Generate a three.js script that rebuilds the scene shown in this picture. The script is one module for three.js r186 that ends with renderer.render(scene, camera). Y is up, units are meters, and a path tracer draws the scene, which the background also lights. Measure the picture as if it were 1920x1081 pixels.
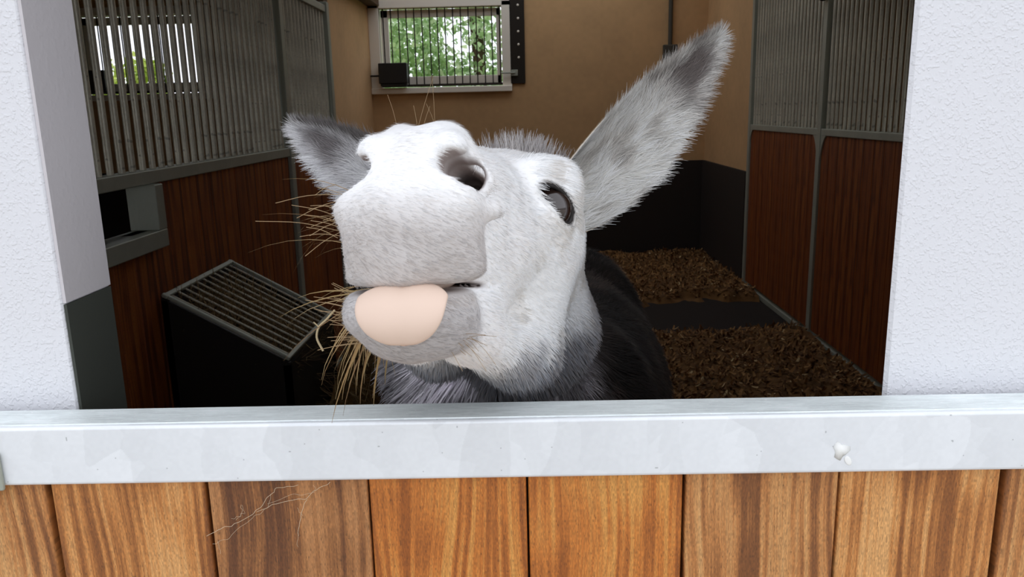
import * as THREE from 'three';
import { RoundedBoxGeometry } from 'three/addons/geometries/RoundedBoxGeometry.js';
import { mergeGeometries, mergeVertices } from 'three/addons/utils/BufferGeometryUtils.js';
import { ImprovedNoise } from 'three/addons/math/ImprovedNoise.js';

// ---------------------------------------------------------------- camera, sky, exposure
const scene = new THREE.Scene();
const camera = new THREE.PerspectiveCamera(40.09, 1920 / 1081, 0.05, 200);
camera.position.set(0, 1.524, 0.8);
camera.rotation.order = 'YXZ';
camera.rotation.set(-0.22072, 0.0170, -0.02357);
camera.focus = 0.85; camera.userData.fStop = 26;
const renderer = new THREE.WebGLRenderer({ antialias: true });
renderer.toneMapping = THREE.LinearToneMapping;
renderer.toneMappingExposure = 1.36;
renderer.shadowMap.enabled = true;

// bright, thinly clouded sky: a little brighter overhead, the same all the way round
{
  const W = 256, H = 128, d = new Float32Array(W * H * 4);
  for (let y = 0; y < H; y++) for (let x = 0; x < W; x++) {
    const el = ((y + 0.5) / H - 0.5) * Math.PI, s = Math.max(0, Math.sin(el));
    const k = el < 0 ? 0.3 : 1.12 - 0.14 * s, i = (y * W + x) * 4;
    d[i] = k * 0.945; d[i + 1] = k * 0.985; d[i + 2] = k * 1.07; d[i + 3] = 1;
  }
  const t = new THREE.DataTexture(d, W, H, THREE.RGBAFormat, THREE.FloatType);
  t.mapping = THREE.EquirectangularReflectionMapping; t.magFilter = THREE.LinearFilter; t.needsUpdate = true;
  scene.background = t; scene.environment = t;
}

// ---------------------------------------------------------------- helpers
const V = (x, y, z) => new THREE.Vector3(x, y, z);
function rng(seed) { let s = seed | 0; return () => { s = (s + 0x6d2b79f5) | 0; let t = Math.imul(s ^ (s >>> 15), 1 | s); t = (t + Math.imul(t ^ (t >>> 7), 61 | t)) ^ t; return ((t ^ (t >>> 14)) >>> 0) / 4294967296; }; }
const noise3 = (() => { const n = new ImprovedNoise(); return (x, y, z) => n.noise(x, y, z); })();
const fbm = (x, y, z, o = 4) => { let a = 0, k = 1; for (let i = 0; i < o; i++) { a += k * noise3(x, y, z); x *= 2.03; y *= 2.03; z *= 2.03; k *= 0.5; } return a; };
const clamp = (x, a = 0, b = 1) => Math.min(b, Math.max(a, x));
const sstep = (a, b, x) => { const t = clamp((x - a) / (b - a)); return t * t * (3 - 2 * t); };
const mix = (a, b, t) => a + (b - a) * t;
const mix3 = (a, b, t) => [mix(a[0], b[0], t), mix(a[1], b[1], t), mix(a[2], b[2], t)];
// lattice noise that repeats every (px, py) cells
function pnoise(x, y, px, py, seed) {
  const h = (i, j) => { let n = (((i % px) + px) % px) * 374761393 + (((j % py) + py) % py) * 668265263 + seed * 982451653; n = Math.imul(n ^ (n >>> 13), 1274126177); n ^= n >>> 16; return (n >>> 0) / 4294967296; };
  const ix = Math.floor(x), iy = Math.floor(y), fx = x - ix, fy = y - iy, u = fx * fx * (3 - 2 * fx), v = fy * fy * (3 - 2 * fy);
  return mix(mix(h(ix, iy), h(ix + 1, iy), u), mix(h(ix, iy + 1), h(ix + 1, iy + 1), u), v);
}
function tex(w, h, fn, srgb = true) {
  const d = new Uint8Array(w * h * 4);
  for (let y = 0; y < h; y++) for (let x = 0; x < w; x++) { const c = fn((x + 0.5) / w, (y + 0.5) / h), i = (y * w + x) * 4; for (let k = 0; k < 3; k++) d[i + k] = clamp(c.length ? c[k] : c, 0, 255); d[i + 3] = 255; }
  const t = new THREE.DataTexture(d, w, h); t.wrapS = t.wrapT = THREE.RepeatWrapping; t.magFilter = THREE.LinearFilter; t.minFilter = THREE.LinearMipmapLinearFilter; t.generateMipmaps = true;
  if (srgb) t.colorSpace = THREE.SRGBColorSpace; t.needsUpdate = true; return t;
}
const rep = (t, u, v) => { const c = t.clone(); c.repeat.set(u, v); c.needsUpdate = true; return c; };
const std = (o) => new THREE.MeshStandardMaterial(o);
const phys = (o) => new THREE.MeshPhysicalMaterial(o);
function planarUV(g, s = 1) { // uv in metres by the way each face points
  const p = g.attributes.position, n = g.attributes.normal, uv = new Float32Array(p.count * 2);
  for (let i = 0; i < p.count; i++) {
    const ax = Math.abs(n.getX(i)), ay = Math.abs(n.getY(i)), az = Math.abs(n.getZ(i));
    const [a, b] = ax > ay && ax > az ? [p.getZ(i), p.getY(i)] : ay > az ? [p.getX(i), p.getZ(i)] : [p.getX(i), p.getY(i)];
    uv[i * 2] = a * s; uv[i * 2 + 1] = b * s;
  }
  g.setAttribute('uv', new THREE.BufferAttribute(uv, 2)); return g;
}
// box from corner to corner
function bx(x0, x1, y0, y1, z0, z1, r = 0) {
  const w = x1 - x0, h = y1 - y0, d = z1 - z0;
  const g = r ? new RoundedBoxGeometry(w, h, d, 2, r) : new THREE.BoxGeometry(w, h, d);
  g.translate((x0 + x1) / 2, (y0 + y1) / 2, (z0 + z1) / 2); return planarUV(g);
}
function merge(list) { return mergeGeometries(list.map((g) => { g = g.index ? g.toNonIndexed() : g.clone(); for (const k of Object.keys(g.attributes)) if (!['position', 'normal', 'uv'].includes(k)) g.deleteAttribute(k); if (!g.attributes.uv) planarUV(g); return g; })); }
function mesh(name, geo, mat, parent = scene) {
  const m = new THREE.Mesh(Array.isArray(geo) ? merge(geo) : geo, mat); m.name = name; m.castShadow = m.receiveShadow = true; parent.add(m); return m;
}
const taken = {};
const numbered = (n) => { taken[n] = (taken[n] ?? -1) + 1; return taken[n] ? n + '_' + String(taken[n]).padStart(3, '0') : n; };
function tag(o, label, category, group, kind) { o.userData.label = label; o.userData.category = category; if (group) o.userData.group = group; if (kind) o.userData.kind = kind; return o; }
function thing(name, pos, label, category, group) { const g = new THREE.Group(); g.name = numbered(name); g.position.copy(pos); scene.add(g); return tag(g, label, category, group); }
function struct(name, geo, mat, label, category) { const m = mesh(name, geo, mat); m.userData.kind = 'structure'; tag(m, label, category); return m; }
// a part built in world coordinates, hung under a group that stands at its own place
function part(name, geo, mat, parent) { let g = Array.isArray(geo) ? merge(geo) : geo; const p = parent.isMesh ? parent.parent.position : parent.position; g.translate(-p.x, -p.y, -p.z); return mesh(name, g, mat, parent); }
function tube(pts, r, seg = 12, rad = 5, closed = false) { return new THREE.TubeGeometry(new THREE.CatmullRomCurve3(pts, closed), seg, r, rad, closed); }
function instanced(name, geo, mat, mats, cols, parent) {
  const m = new THREE.InstancedMesh(geo, mat, mats.length); m.name = name; m.castShadow = m.receiveShadow = true;
  mats.forEach((a, i) => m.setMatrixAt(i, a)); if (cols) { const c = new THREE.Color(); cols.forEach((a, i) => m.setColorAt(i, c.setRGB(...a))); }
  m.userData.kind = 'stuff'; parent.add(m); return m;
}

// ---------------------------------------------------------------- materials
const plasterBump = tex(1024, 1024, (u, v) => {
  const w = pnoise(u * 24, v * 24, 24, 24, 3) * 0.6, a = pnoise(u * 110 + w, v * 110, 110, 110, 1), b = pnoise(u * 190, v * 190 + w, 190, 190, 2), c = pnoise(u * 60, v * 60, 60, 60, 5);
  return 255 * clamp(0.15 + 0.75 * sstep(0.45, 0.85, a * 0.6 + b * 0.4) + 0.25 * c - 0.1);
}, false);
const plaster = std({ color: 0xe3e3e6, roughness: 0.95, bumpMap: rep(plasterBump, 3.3, 3.3), bumpScale: 0.0007 });
const creamMap = tex(256, 256, (u, v) => { const n = pnoise(u * 6, v * 6, 6, 6, 11) * 0.6 + pnoise(u * 40, v * 40, 40, 40, 12) * 0.4, k = 0.93 + 0.09 * n; return [210 * k, 170 * k, 122 * k]; });
const cream = std({ map: rep(creamMap, 0.7, 0.7), roughness: 0.9 });
const jambPaint = std({ color: 0xcdc8ca, roughness: 0.85, bumpMap: rep(plasterBump, 1.5, 1.5), bumpScale: 0.0002 });
const plinthPaint = std({ color: 0x3c3f38, roughness: 0.75 });
const darkPanel = std({ color: 0x2a211c, roughness: 0.8 });
const brownPaint = std({ color: 0x5e4630, roughness: 0.7 });
const ceilingMat = std({ color: 0xb5a184, roughness: 0.9 });
const concrete = std({ color: 0xb9b4aa, roughness: 0.95 });
const rubber = std({ color: 0x1c130d, roughness: 0.95 });
const frameWhite = std({ color: 0xfaf3e4, roughness: 0.5 });
const blackPlastic = std({ color: 0x1d1c1a, roughness: 0.5 });
const feederPlastic = std({ color: 0x1c1a19, roughness: 0.55 });
const darkSteel = std({ color: 0x37312b, roughness: 0.5, metalness: 0.6 });
const glass = phys({ color: 0xffffff, transmission: 1, thickness: 0, roughness: 0.02, ior: 1.5 });
const greyPlastic = std({ color: 0x4a463c, roughness: 0.7 });
// galvanised steel, faint crystal patches
function voronoi(u, v, n, seed, nv = n) {
  let best = 9, id = 0; const x = u * n, y = v * nv, ix = Math.floor(x), iy = Math.floor(y);
  for (let j = -1; j < 2; j++) for (let i = -1; i < 2; i++) {
    const cx = ((ix + i) % n + n) % n, cy = ((iy + j) % nv + nv) % nv; let h = Math.imul(cx * 7919 + cy * 104729 + seed * 31, 2654435761) >>> 0; const a = (h & 1023) / 1023, b = ((h >>> 10) & 1023) / 1023;
    const d = (ix + i + a - x) ** 2 + (iy + j + b - y) ** 2; if (d < best) { best = d; id = (h >>> 20) / 4096; }
  } return id;
}
const galvMap = tex(1024, 512, (u, v) => {
  const w = pnoise(u * 20, v * 10, 20, 10, 4) * 0.03, a = voronoi(u + w, v - w, 26, 5, 13), b = voronoi(u - w, v + w, 60, 9, 30), n = pnoise(u * 300, v * 150, 300, 150, 8);
  let k = 0.94 + 0.035 * a + 0.02 * b + 0.015 * n; const sp = pnoise(u * 260, v * 130, 260, 130, 77) > 0.985 ? 0.75 : 1; k *= sp;
  return [243 * k, 246 * k, 249 * k];
});
const galv = std({ map: rep(galvMap, 0.9, 1.8), color: 0xffffff, metalness: 0.25, roughness: 0.42 });
const galvTopMap = tex(1024, 256, (u, v) => {
  const s = pnoise(u * 40, v * 60, 40, 60, 21) * 0.5 + pnoise(u * 200, v * 120, 200, 120, 22) * 0.3 + pnoise(u * 12, v * 6, 12, 6, 23) * 0.5, f = pnoise(u * 500, v * 128, 500, 128, 24) > 0.9 ? 0.2 : 0;
  const k = 1.02 + 0.2 * s + f; return [205 * k, 211 * k, 210 * k];
});
const galvWorn = std({ map: rep(galvTopMap, 1.2, 8), metalness: 0.15, roughness: 0.5 });
const barMap = tex(64, 512, (u, v) => { const k = 0.86 + 0.14 * pnoise(u * 4, v * 14, 4, 14, 31) + 0.08 * (pnoise(u * 20, v * 120, 20, 120, 32) - 0.5); const rust = pnoise(u * 4, v * 50, 4, 50, 33) > 0.93 ? 0.8 : 1; return [232 * k * rust, 227 * k * rust, 206 * k * rust]; });
const barMat = std({ map: barMap, metalness: 0.2, roughness: 0.38 });
const steelMat = std({ map: rep(galvMap, 0.7, 1.4), color: 0xb4b6a6, metalness: 0.25, roughness: 0.45 });
// wood: grain runs along v
function woodTex(w, h, base, dark, light, seed, cath) {
  return tex(w, h, (u, v) => {
    const wob = (pnoise(u * 3, v * 4, 3, 4, seed) - 0.5) * 0.12, uu = u + wob * 0.5 + cath * 0.05 * Math.sin(v * Math.PI * 2) * Math.cos((u - 0.5) * 5);
    const s1 = pnoise(uu * 9, v * 2, 9, 2, seed + 1), s2 = pnoise(uu * 34, v * 2, 34, 2, seed + 2), s3 = pnoise(uu * 140, v * 6, 140, 6, seed + 3);
    const blot = pnoise(u * 5, v * 9, 5, 9, seed + 4), fig = pnoise(u * 220, v * 160, 220, 160, seed + 6);
    let t = 0.42 * s1 + 0.34 * s2 + 0.16 * s3 + 0.16 * blot; t = sstep(0.28, 0.8, t);
    let c = t < 0.5 ? mix3(dark, base, t * 2) : mix3(base, light, t * 2 - 1);
    const pore = pnoise(u * 300, v * 110, 300, 110, seed + 5) > 0.86 ? 0.8 : 1, k = pore * (0.88 + 0.24 * fig);
    return [c[0] * k, c[1] * k, c[2] * k];
  });
}
const doorWood = [woodTex(512, 1024, [186, 122, 62], [132, 78, 34], [212, 158, 98], 101, 0), woodTex(512, 1024, [188, 112, 44], [148, 82, 27], [206, 145, 72], 202, 1), woodTex(512, 1024, [150, 98, 54], [98, 58, 30], [178, 124, 76], 303, 0), woodTex(512, 1024, [178, 118, 64], [122, 74, 36], [200, 150, 94], 404, 0.4)];
const stallWood = [woodTex(256, 1024, [134, 66, 18], [92, 40, 9], [152, 84, 28], 505, 0.5), woodTex(256, 1024, [122, 58, 15], [82, 35, 8], [142, 75, 24], 606, 0), woodTex(256, 1024, [144, 74, 22], [102, 46, 11], [162, 92, 32], 707, 0.3)];
const doorWoodMat = doorWood.map((t) => std({ map: t, roughness: 0.62 }));
const stallWoodMat = stallWood.map((t) => std({ map: t, roughness: 0.6 }));

// ---------------------------------------------------------------- the building
const BACK = -7.5, H = 3.3, XL = -0.527, XR = 0.412, PERIOD = 3.05, FZ = -0.07, IZ = -0.17;
struct('ground', bx(-14, 14, -0.2, -0.02, IZ + 0.02, 14), concrete, 'pale concrete yard out of view in front of the stable door, throwing light on the rail', 'ground');  // out of view; kept pale so it throws light back on the rail
struct('lawn', bx(-40, 40, -0.2, -0.05, -60, BACK - 0.2), std({ color: 0x6f8746, roughness: 1 }), 'green lawn behind the stable, seen through the windows', 'lawn');
const floor = struct('floor', bx(-7.5, 5.2, -0.2, 0, BACK - 0.2, IZ + 0.02), rubber, 'dark rubber stall floor under the bedding', 'floor');
const SKY = [[-7.35, -6.0], [-4.7, -3.6]];  // ceiling openings for the unseen roof lights
const SX = [-1.45, 1.5];
struct('ceiling', [bx(-7.5, 5.2, H, H + 0.12, BACK - 0.2, SKY[0][0]), bx(-7.5, 5.2, H, H + 0.12, SKY[0][1], SKY[1][0]), bx(-7.5, 5.2, H, H + 0.12, SKY[1][1], FZ), ...SKY.flatMap(([a, b]) => [bx(-7.5, SX[0], H, H + 0.12, a, b), bx(SX[1], 5.2, H, H + 0.12, a, b)])], ceilingMat, 'plain ceiling over the stalls', 'ceiling');
SKY.forEach(([a, b], i) => struct('window_' + (i + 4), bx(SX[0] - 0.01, SX[1] + 0.01, H + 0.05, H + 0.056, a - 0.01, b + 0.01), glass, 'roof light out of view over the donkey stall, placed to light it, ' + (i ? 'nearer the doors' : 'nearer the back wall'), 'roof light'));  // out of view; place and size chosen to brighten the stall
// front wall: outer plaster, with a door opening for each stall; the side ones are out of view and let light in
{
  const out = [], top = 2.15, piers = [[-7.5, XL - PERIOD], [XR - PERIOD, XL], [XR, XL + PERIOD], [XR + PERIOD, 5.2]];
  piers.forEach(([a, b], i) => {
    const s = new THREE.Shape(); const L = i > 0, Rr = i < 3;
    // plan of one pier (x, depth): square at its right-hand arris, splayed away from the opening at its left-hand one
    s.moveTo(a + (L ? 0.004 : 0), 0); s.lineTo(b - (Rr ? 0.004 : 0), 0); if (Rr) s.lineTo(b, 0.004); s.lineTo(b, 0.1); s.lineTo(a + (L ? 0.075 : 0), 0.1); if (L) s.lineTo(a, 0.004); s.closePath();
    const g = new THREE.ExtrudeGeometry(s, { depth: H, bevelEnabled: false }); g.rotateX(-Math.PI / 2); // depth -> up, shape y -> -z
    g.translate(0, 0, FZ); out.push(planarUV(g));
  });
  for (const k of [-1, 0, 1]) out.push(bx(XL + k * PERIOD, XR + k * PERIOD, top, H, IZ, FZ));
  struct('wall_front', out, plaster, 'white rough-cast plaster wall on both sides of the half door', 'wall');
  struct('trim_1', bx(XL - 0.0005, XL + 0.003, 1.322, 2.15, IZ, FZ - 0.0005), jambPaint, 'smooth grey-white painted reveal left of the donkey', 'reveal');
  struct('trim_2', bx(XL - 0.0005, XL + 0.003, 0, 1.32, IZ, FZ - 0.0005), plinthPaint, 'dark green-grey painted lower part of the left reveal', 'reveal');
  struct('wall_front_lining', [[-7.5, XL - PERIOD - 0.03], [XR - PERIOD + 0.08, XL - 0.03], [XR + 0.08, XL + PERIOD - 0.03], [XR + 0.076 + PERIOD, 5.2]].map(([a, b]) => bx(a, b, 0, H, IZ - 0.012, IZ)), cream, 'cream painted inner face of the front wall', 'wall');
}
// back wall with one window opening per stall
const WIN = { x0: -1.49, x1: -0.11, y0: 1.73, y1: 2.6 };
{
  const g = []; let x = -7.5;
  for (const k of [-PERIOD, 0]) { const a = WIN.x0 + k, b = WIN.x1 + k; g.push(bx(x, a, 0, H, BACK - 0.2, BACK), bx(a, b, 0, WIN.y0, BACK - 0.2, BACK), bx(a, b, WIN.y1, H, BACK - 0.2, BACK)); x = b; }
  g.push(bx(x, 5.2, 0, H, BACK - 0.2, BACK));
  struct('wall_back', g, cream, 'cream back wall with barred windows', 'wall');
}
struct('wall_left', bx(-7.5, -7.3, 0, H, BACK, IZ - 0.012), cream, 'far wall of the neighbouring stall', 'wall');
struct('wall_right', bx(5.0, 5.2, 0, H, BACK, IZ - 0.012), cream, 'far wall of the stall behind the right partition', 'wall');
// solid cross walls between the stalls at the rear
struct('wall_left_rear', bx(-1.64, -1.52, 0, H, BACK, -4.16), cream, 'light cream wall left of the window', 'wall');
struct('wall_left_neighbour', bx(-4.69, -4.57, 0, H, BACK, -4.16), cream, 'rear cross wall of the neighbouring stall', 'wall');
struct('wall_right_rear', bx(1.88, 2.0, 0, H, BACK, -5.86), cream, 'cream wall between the back wall and the right partition', 'wall');
struct('trim_3', [bx(-1.52, -1.17, 0, H, -4.26, -4.16)], brownPaint, 'dark brown end wall behind the left grille', 'wall');
struct('trim_4', [bx(-4.57, -4.22, 0, H, -4.26, -4.16)], brownPaint, 'dark brown end wall in the neighbouring stall', 'wall');
struct('trim_5', [bx(-4.57, -1.66, 0, 0.985, BACK, BACK + 0.025), bx(-4.57, -4.545, 0, 0.985, BACK + 0.025, -4.27), bx(-1.52, -1.495, 0, 0.985, BACK + 0.025, -4.27), bx(-1.5, 1.868, 0, 0.985, BACK, BACK + 0.025), bx(1.855, 1.88, 0, 0.985, BACK + 0.025, -5.87)], darkPanel, 'dark kick board along the foot of the back wall, with lengths added in the next stall to darken the hatch view', 'wall panel');  // next stall's lengths are added to darken the view through the hatch
struct('trim_6', bx(-1.52, -1.40, 2.575, 2.75, BACK, -4.27), brownPaint, 'brown beam under the ceiling left of the window', 'beam');
// ---------------------------------------------------------------- windows
function windowUnit(n, dx, label) {
  const g = new THREE.Group(); g.name = 'window_' + n; g.position.set(WIN.x0 + dx, WIN.y0, BACK); scene.add(g); g.userData.kind = 'structure'; tag(g, label, 'window');
  const { y0, y1 } = WIN, x0 = WIN.x0 + dx, x1 = WIN.x1 + dx, P = (nm, ge, m) => part(nm, ge, m, g);
  const c = 0.075, z0 = BACK - 0.12, z1 = BACK + 0.02;
  P('casing', [bx(x0 - 0.03, x0 + c, y0 - 0.005, y1, z0, z1, 0.006), bx(x1 - c, x1 + 0.02, y0 - 0.005, y1, z0, z1, 0.006), bx(x0 - 0.03, x1 + 0.02, y1 - 0.05, y1 + 0.03, z0, z1, 0.006)], frameWhite);
  P('sill', bx(x0 - 0.03, x1 + 0.02, y0 - 0.01, y0 + 0.05, z0, BACK + 0.05, 0.008), frameWhite);
  const a = x0 + c + 0.01, b = x1 - c - 0.01, s = 0.075, lo = y0 + 0.07, hi = y1 - 0.06;
  P('sash', [bx(a, a + s, lo, hi, z0 + 0.02, z0 + 0.07, 0.005), bx(b - s * 0.6, b, lo, hi, z0 + 0.02, z0 + 0.07, 0.005), bx(a, b, lo, lo + 0.09, z0 + 0.02, z0 + 0.07, 0.005), bx(a, b, hi - s, hi, z0 + 0.02, z0 + 0.07, 0.005)], frameWhite);
  P('pane', bx(a + s - 0.01, b - s * 0.6 + 0.01, lo + 0.08, hi - s + 0.01, z0 + 0.04, z0 + 0.046), glass);
  P('crossbar', bx(x0 + c, x1 - c, lo - 0.012, lo + 0.012, BACK - 0.03, BACK - 0.014), darkSteel);
  const bar = new THREE.CylinderGeometry(0.0065, 0.0065, hi - lo + 0.02, 6);
  for (let x = a + 0.03; x < b; x += 0.078) { const m = mesh('bar', bar, darkSteel, g); m.position.set(x - g.position.x, (lo + hi) / 2 - g.position.y, BACK - 0.02 - g.position.z); }
  return g;
}
windowUnit(1, 0, 'white framed window with thin bars and green trees behind, above the donkey');
windowUnit(2, -PERIOD, 'white framed window of the next stall seen through the left grille');
function windowFittings(dx, where) {
  const o = V(WIN.x0 + dx, WIN.y0, BACK);
  const m = thing('window_opener_box', V(o.x + 0.2, o.y + 0.07, o.z + 0.05), 'small black opener box ' + where, 'box');
  part('housing', bx(o.x + 0.065, o.x + 0.35, o.y + 0.09, o.y + 0.29, BACK + 0.02, BACK + 0.13, 0.008), blackPlastic, m);
  part('lower_lip', bx(o.x + 0.08, o.x + 0.34, o.y + 0.065, o.y + 0.09, BACK + 0.02, BACK + 0.12, 0.006), blackPlastic, m);
  part('fixing_rod', [tube([V(o.x - 0.03, o.y + 0.17, BACK + 0.06), V(o.x + 0.07, o.y + 0.17, BACK + 0.06)], 0.01, 2, 6)], darkSteel, m);
}
windowFittings(0, 'in the lower left corner of the window above the donkey');
windowFittings(-PERIOD, 'in the corner of the window seen through the left grille');
{ // hinge plate with rivets to the right of the window
  const g = thing('riveted_plate', V(-0.03, 1.8, BACK + 0.02), 'dark riveted steel plate on the wall right of the window', 'plate');
  part('plate', bx(-0.105, 0.045, 1.795, 2.7, BACK + 0.001, BACK + 0.02, 0.003), darkSteel, g);
  const riv = new THREE.SphereGeometry(0.012, 8, 6);
  for (let k = 0; k < 7; k++) { const m = mesh('rivet', riv, frameWhite, g); m.position.set(0.012, 0.34 + k * 0.125 - 0.09, 0.001); m.scale.z = 0.5; }
  part('latch', [bx(-0.1, -0.03, 1.87, 1.93, BACK + 0.02, BACK + 0.045, 0.004), tube([V(-0.2, 1.9, BACK + 0.06), V(-0.06, 1.9, BACK + 0.05)], 0.008, 3, 6)], steelMat, g);
}
{ // junction box and conduit on the back wall
  const g = thing('junction_box', V(1.5, 1.95, BACK), 'grey junction box with a conduit on the back wall behind the large ear', 'box');
  part('box', bx(1.43, 1.57, 1.945, 2.135, BACK, BACK + 0.07, 0.008), greyPlastic, g);
  part('lid', bx(1.44, 1.56, 1.955, 2.125, BACK + 0.07, BACK + 0.078, 0.003), greyPlastic, g);
  part('conduit', tube([V(1.5, 2.13, BACK + 0.03), V(1.5, 2.45, BACK + 0.03), V(1.5, H, BACK + 0.03)], 0.022, 4, 8), greyPlastic, g);
}

// ---------------------------------------------------------------- stall partitions: boards below, galvanised bars above
const BARR = 0.0105;
const PH = 1.33; // board height
const boardGeo = {};
function board(len, w, t) { // plank with eased edges, its face across x; grain along y
  const k = [len, w, t].map((q) => q.toFixed(3)).join(); if (boardGeo[k]) return boardGeo[k];
  const s = new THREE.Shape(), e = 0.004, a = w / 2, b = t / 2;
  s.moveTo(-a + e, -b); s.lineTo(a - e, -b); s.lineTo(a, -b + e); s.lineTo(a, b - e); s.lineTo(a - e, b); s.lineTo(-a + e, b); s.lineTo(-a, b - e); s.lineTo(-a, -b + e); s.closePath();
  const g = new THREE.ExtrudeGeometry(s, { depth: len, bevelEnabled: false }); g.rotateX(-Math.PI / 2); // along +y, width x, thickness z
  const p = g.attributes.position, uv = g.attributes.uv; for (let i = 0; i < p.count; i++) uv.setXY(i, p.getX(i) / 0.178 + 0.5, p.getY(i) / 0.5);
  return (boardGeo[k] = g);
}
function partition(x, zFront, zEnd, posts, top, label, hatch, boards = true) {
  const g = thing('stall_partition', V(x, 0, (zFront + zEnd) / 2), label, 'partition'), R = rng(Math.round(x * 100) + 900), P = (n, ge, m) => part(n, ge, m, g);
  const t = 0.05, xa = x - t / 2, xb = x + t / 2, bl = top - 0.04 - PH - 0.042, barGeo = new THREE.CylinderGeometry(BARR, BARR, bl, 10, 1);
  const ends = [zFront, ...posts, zEnd];
  for (const z of [...posts, zFront - 0.02, zEnd + 0.02]) P('post', bx(xa - 0.008, xb + 0.008, 0, top + 0.02, z - 0.03, z + 0.03, 0.004), steelMat);
  for (let i = 0; i < ends.length - 1; i++) {
    const z1 = ends[i] - 0.03, z0 = ends[i + 1] + 0.03;
    P('middle_rail', bx(xa - 0.004, xb + 0.004, PH, PH + 0.042, z0, z1, 0.004), steelMat);
    P('top_rail', bx(xa, xb, top - 0.04, top, z0, z1, 0.004), steelMat);
    P('bottom_rail', bx(xa, xb, 0.005, 0.045, z0, z1, 0.004), steelMat);
    // gusset plates in the upper corners of the board panel
    for (const [z, d] of [[z0, 1], [z1, -1]]) {
      const s = new THREE.Shape(), q = 0.09; s.moveTo(0, 0); s.lineTo(d * q * 0.9, 0); s.quadraticCurveTo(d * 0.025, -0.03, 0, -q * 1.6); s.closePath();
      const ge = new THREE.ExtrudeGeometry(s, { depth: t + 0.006, bevelEnabled: false }); ge.rotateY(-Math.PI / 2); // shape x -> z
      ge.translate(x + (t + 0.006) / 2, PH + 0.002, z); if (!hatch) P('gusset', ge, steelMat);
    }
    if (boards) {
      const n = Math.max(1, Math.round((z1 - z0) / 0.128)), w = (z1 - z0) / n;
      for (let k = 0; k < n; k++) {
        const zc = z0 + w * (k + 0.5), inHatch = hatch && zc < hatch.z1 + w * 0.3 && zc > hatch.z0 - w * 0.3;
        const geo = board(inHatch ? hatch.y0 - 0.07 : PH - 0.07, w - 0.0015, 0.036), m = mesh('plank', geo, stallWoodMat[Math.floor(R() * 3)], g);
        m.rotation.y = Math.PI / 2 + (R() < 0.5 ? Math.PI : 0); m.position.set((R() - 0.5) * 0.002, 0.07, zc - g.position.z);
      }
    }
    const n = Math.round((z1 - z0) / 0.0655);
    for (let k = 0; k < n; k++) {
      const m = mesh('bar', barGeo, barMat, g); m.position.set(0, PH + 0.042 + bl / 2, z0 + ((k + 0.5) * (z1 - z0)) / n - g.position.z); m.rotation.y = R() * 6;
    }
  }
  if (top > 2.5) P('post_bolt', new THREE.SphereGeometry(0.035, 12, 8).translate(xa - 0.03, 2.165, posts[1]), darkSteel);
  if (hatch) {
    const f = P('hatch_frame', [bx(xa - 0.012, xb + 0.03, hatch.y0 - 0.055, hatch.y0, hatch.z0 - 0.055, hatch.z1, 0.004), bx(xa - 0.012, xb + 0.03, hatch.y0 - 0.0, PH, hatch.z0 - 0.055, hatch.z0, 0.004), bx(xa - 0.012, xb + 0.03, hatch.y0, PH, hatch.z1, hatch.z1 + 0.055, 0.004)], steelMat);
    f.userData.label = 'galvanised frame around the feed hatch';
  }
  return g;
}
partition(-1.175, -0.2, -4.16, [-3.17], 2.16, 'left stall partition of brown boards with a galvanised bar grille on top', { z0: -1.6, z1: -1.02, y0: 1.19 });
partition(1.895, -0.2, -5.86, [-2.35, -4.28], 2.72, 'right stall partition of brown boards with bars on top, beside the white wall', null);
partition(-4.225, -0.2, -4.16, [-3.17], 2.16, 'far partition of the next stall seen through the left grille', null);

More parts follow.
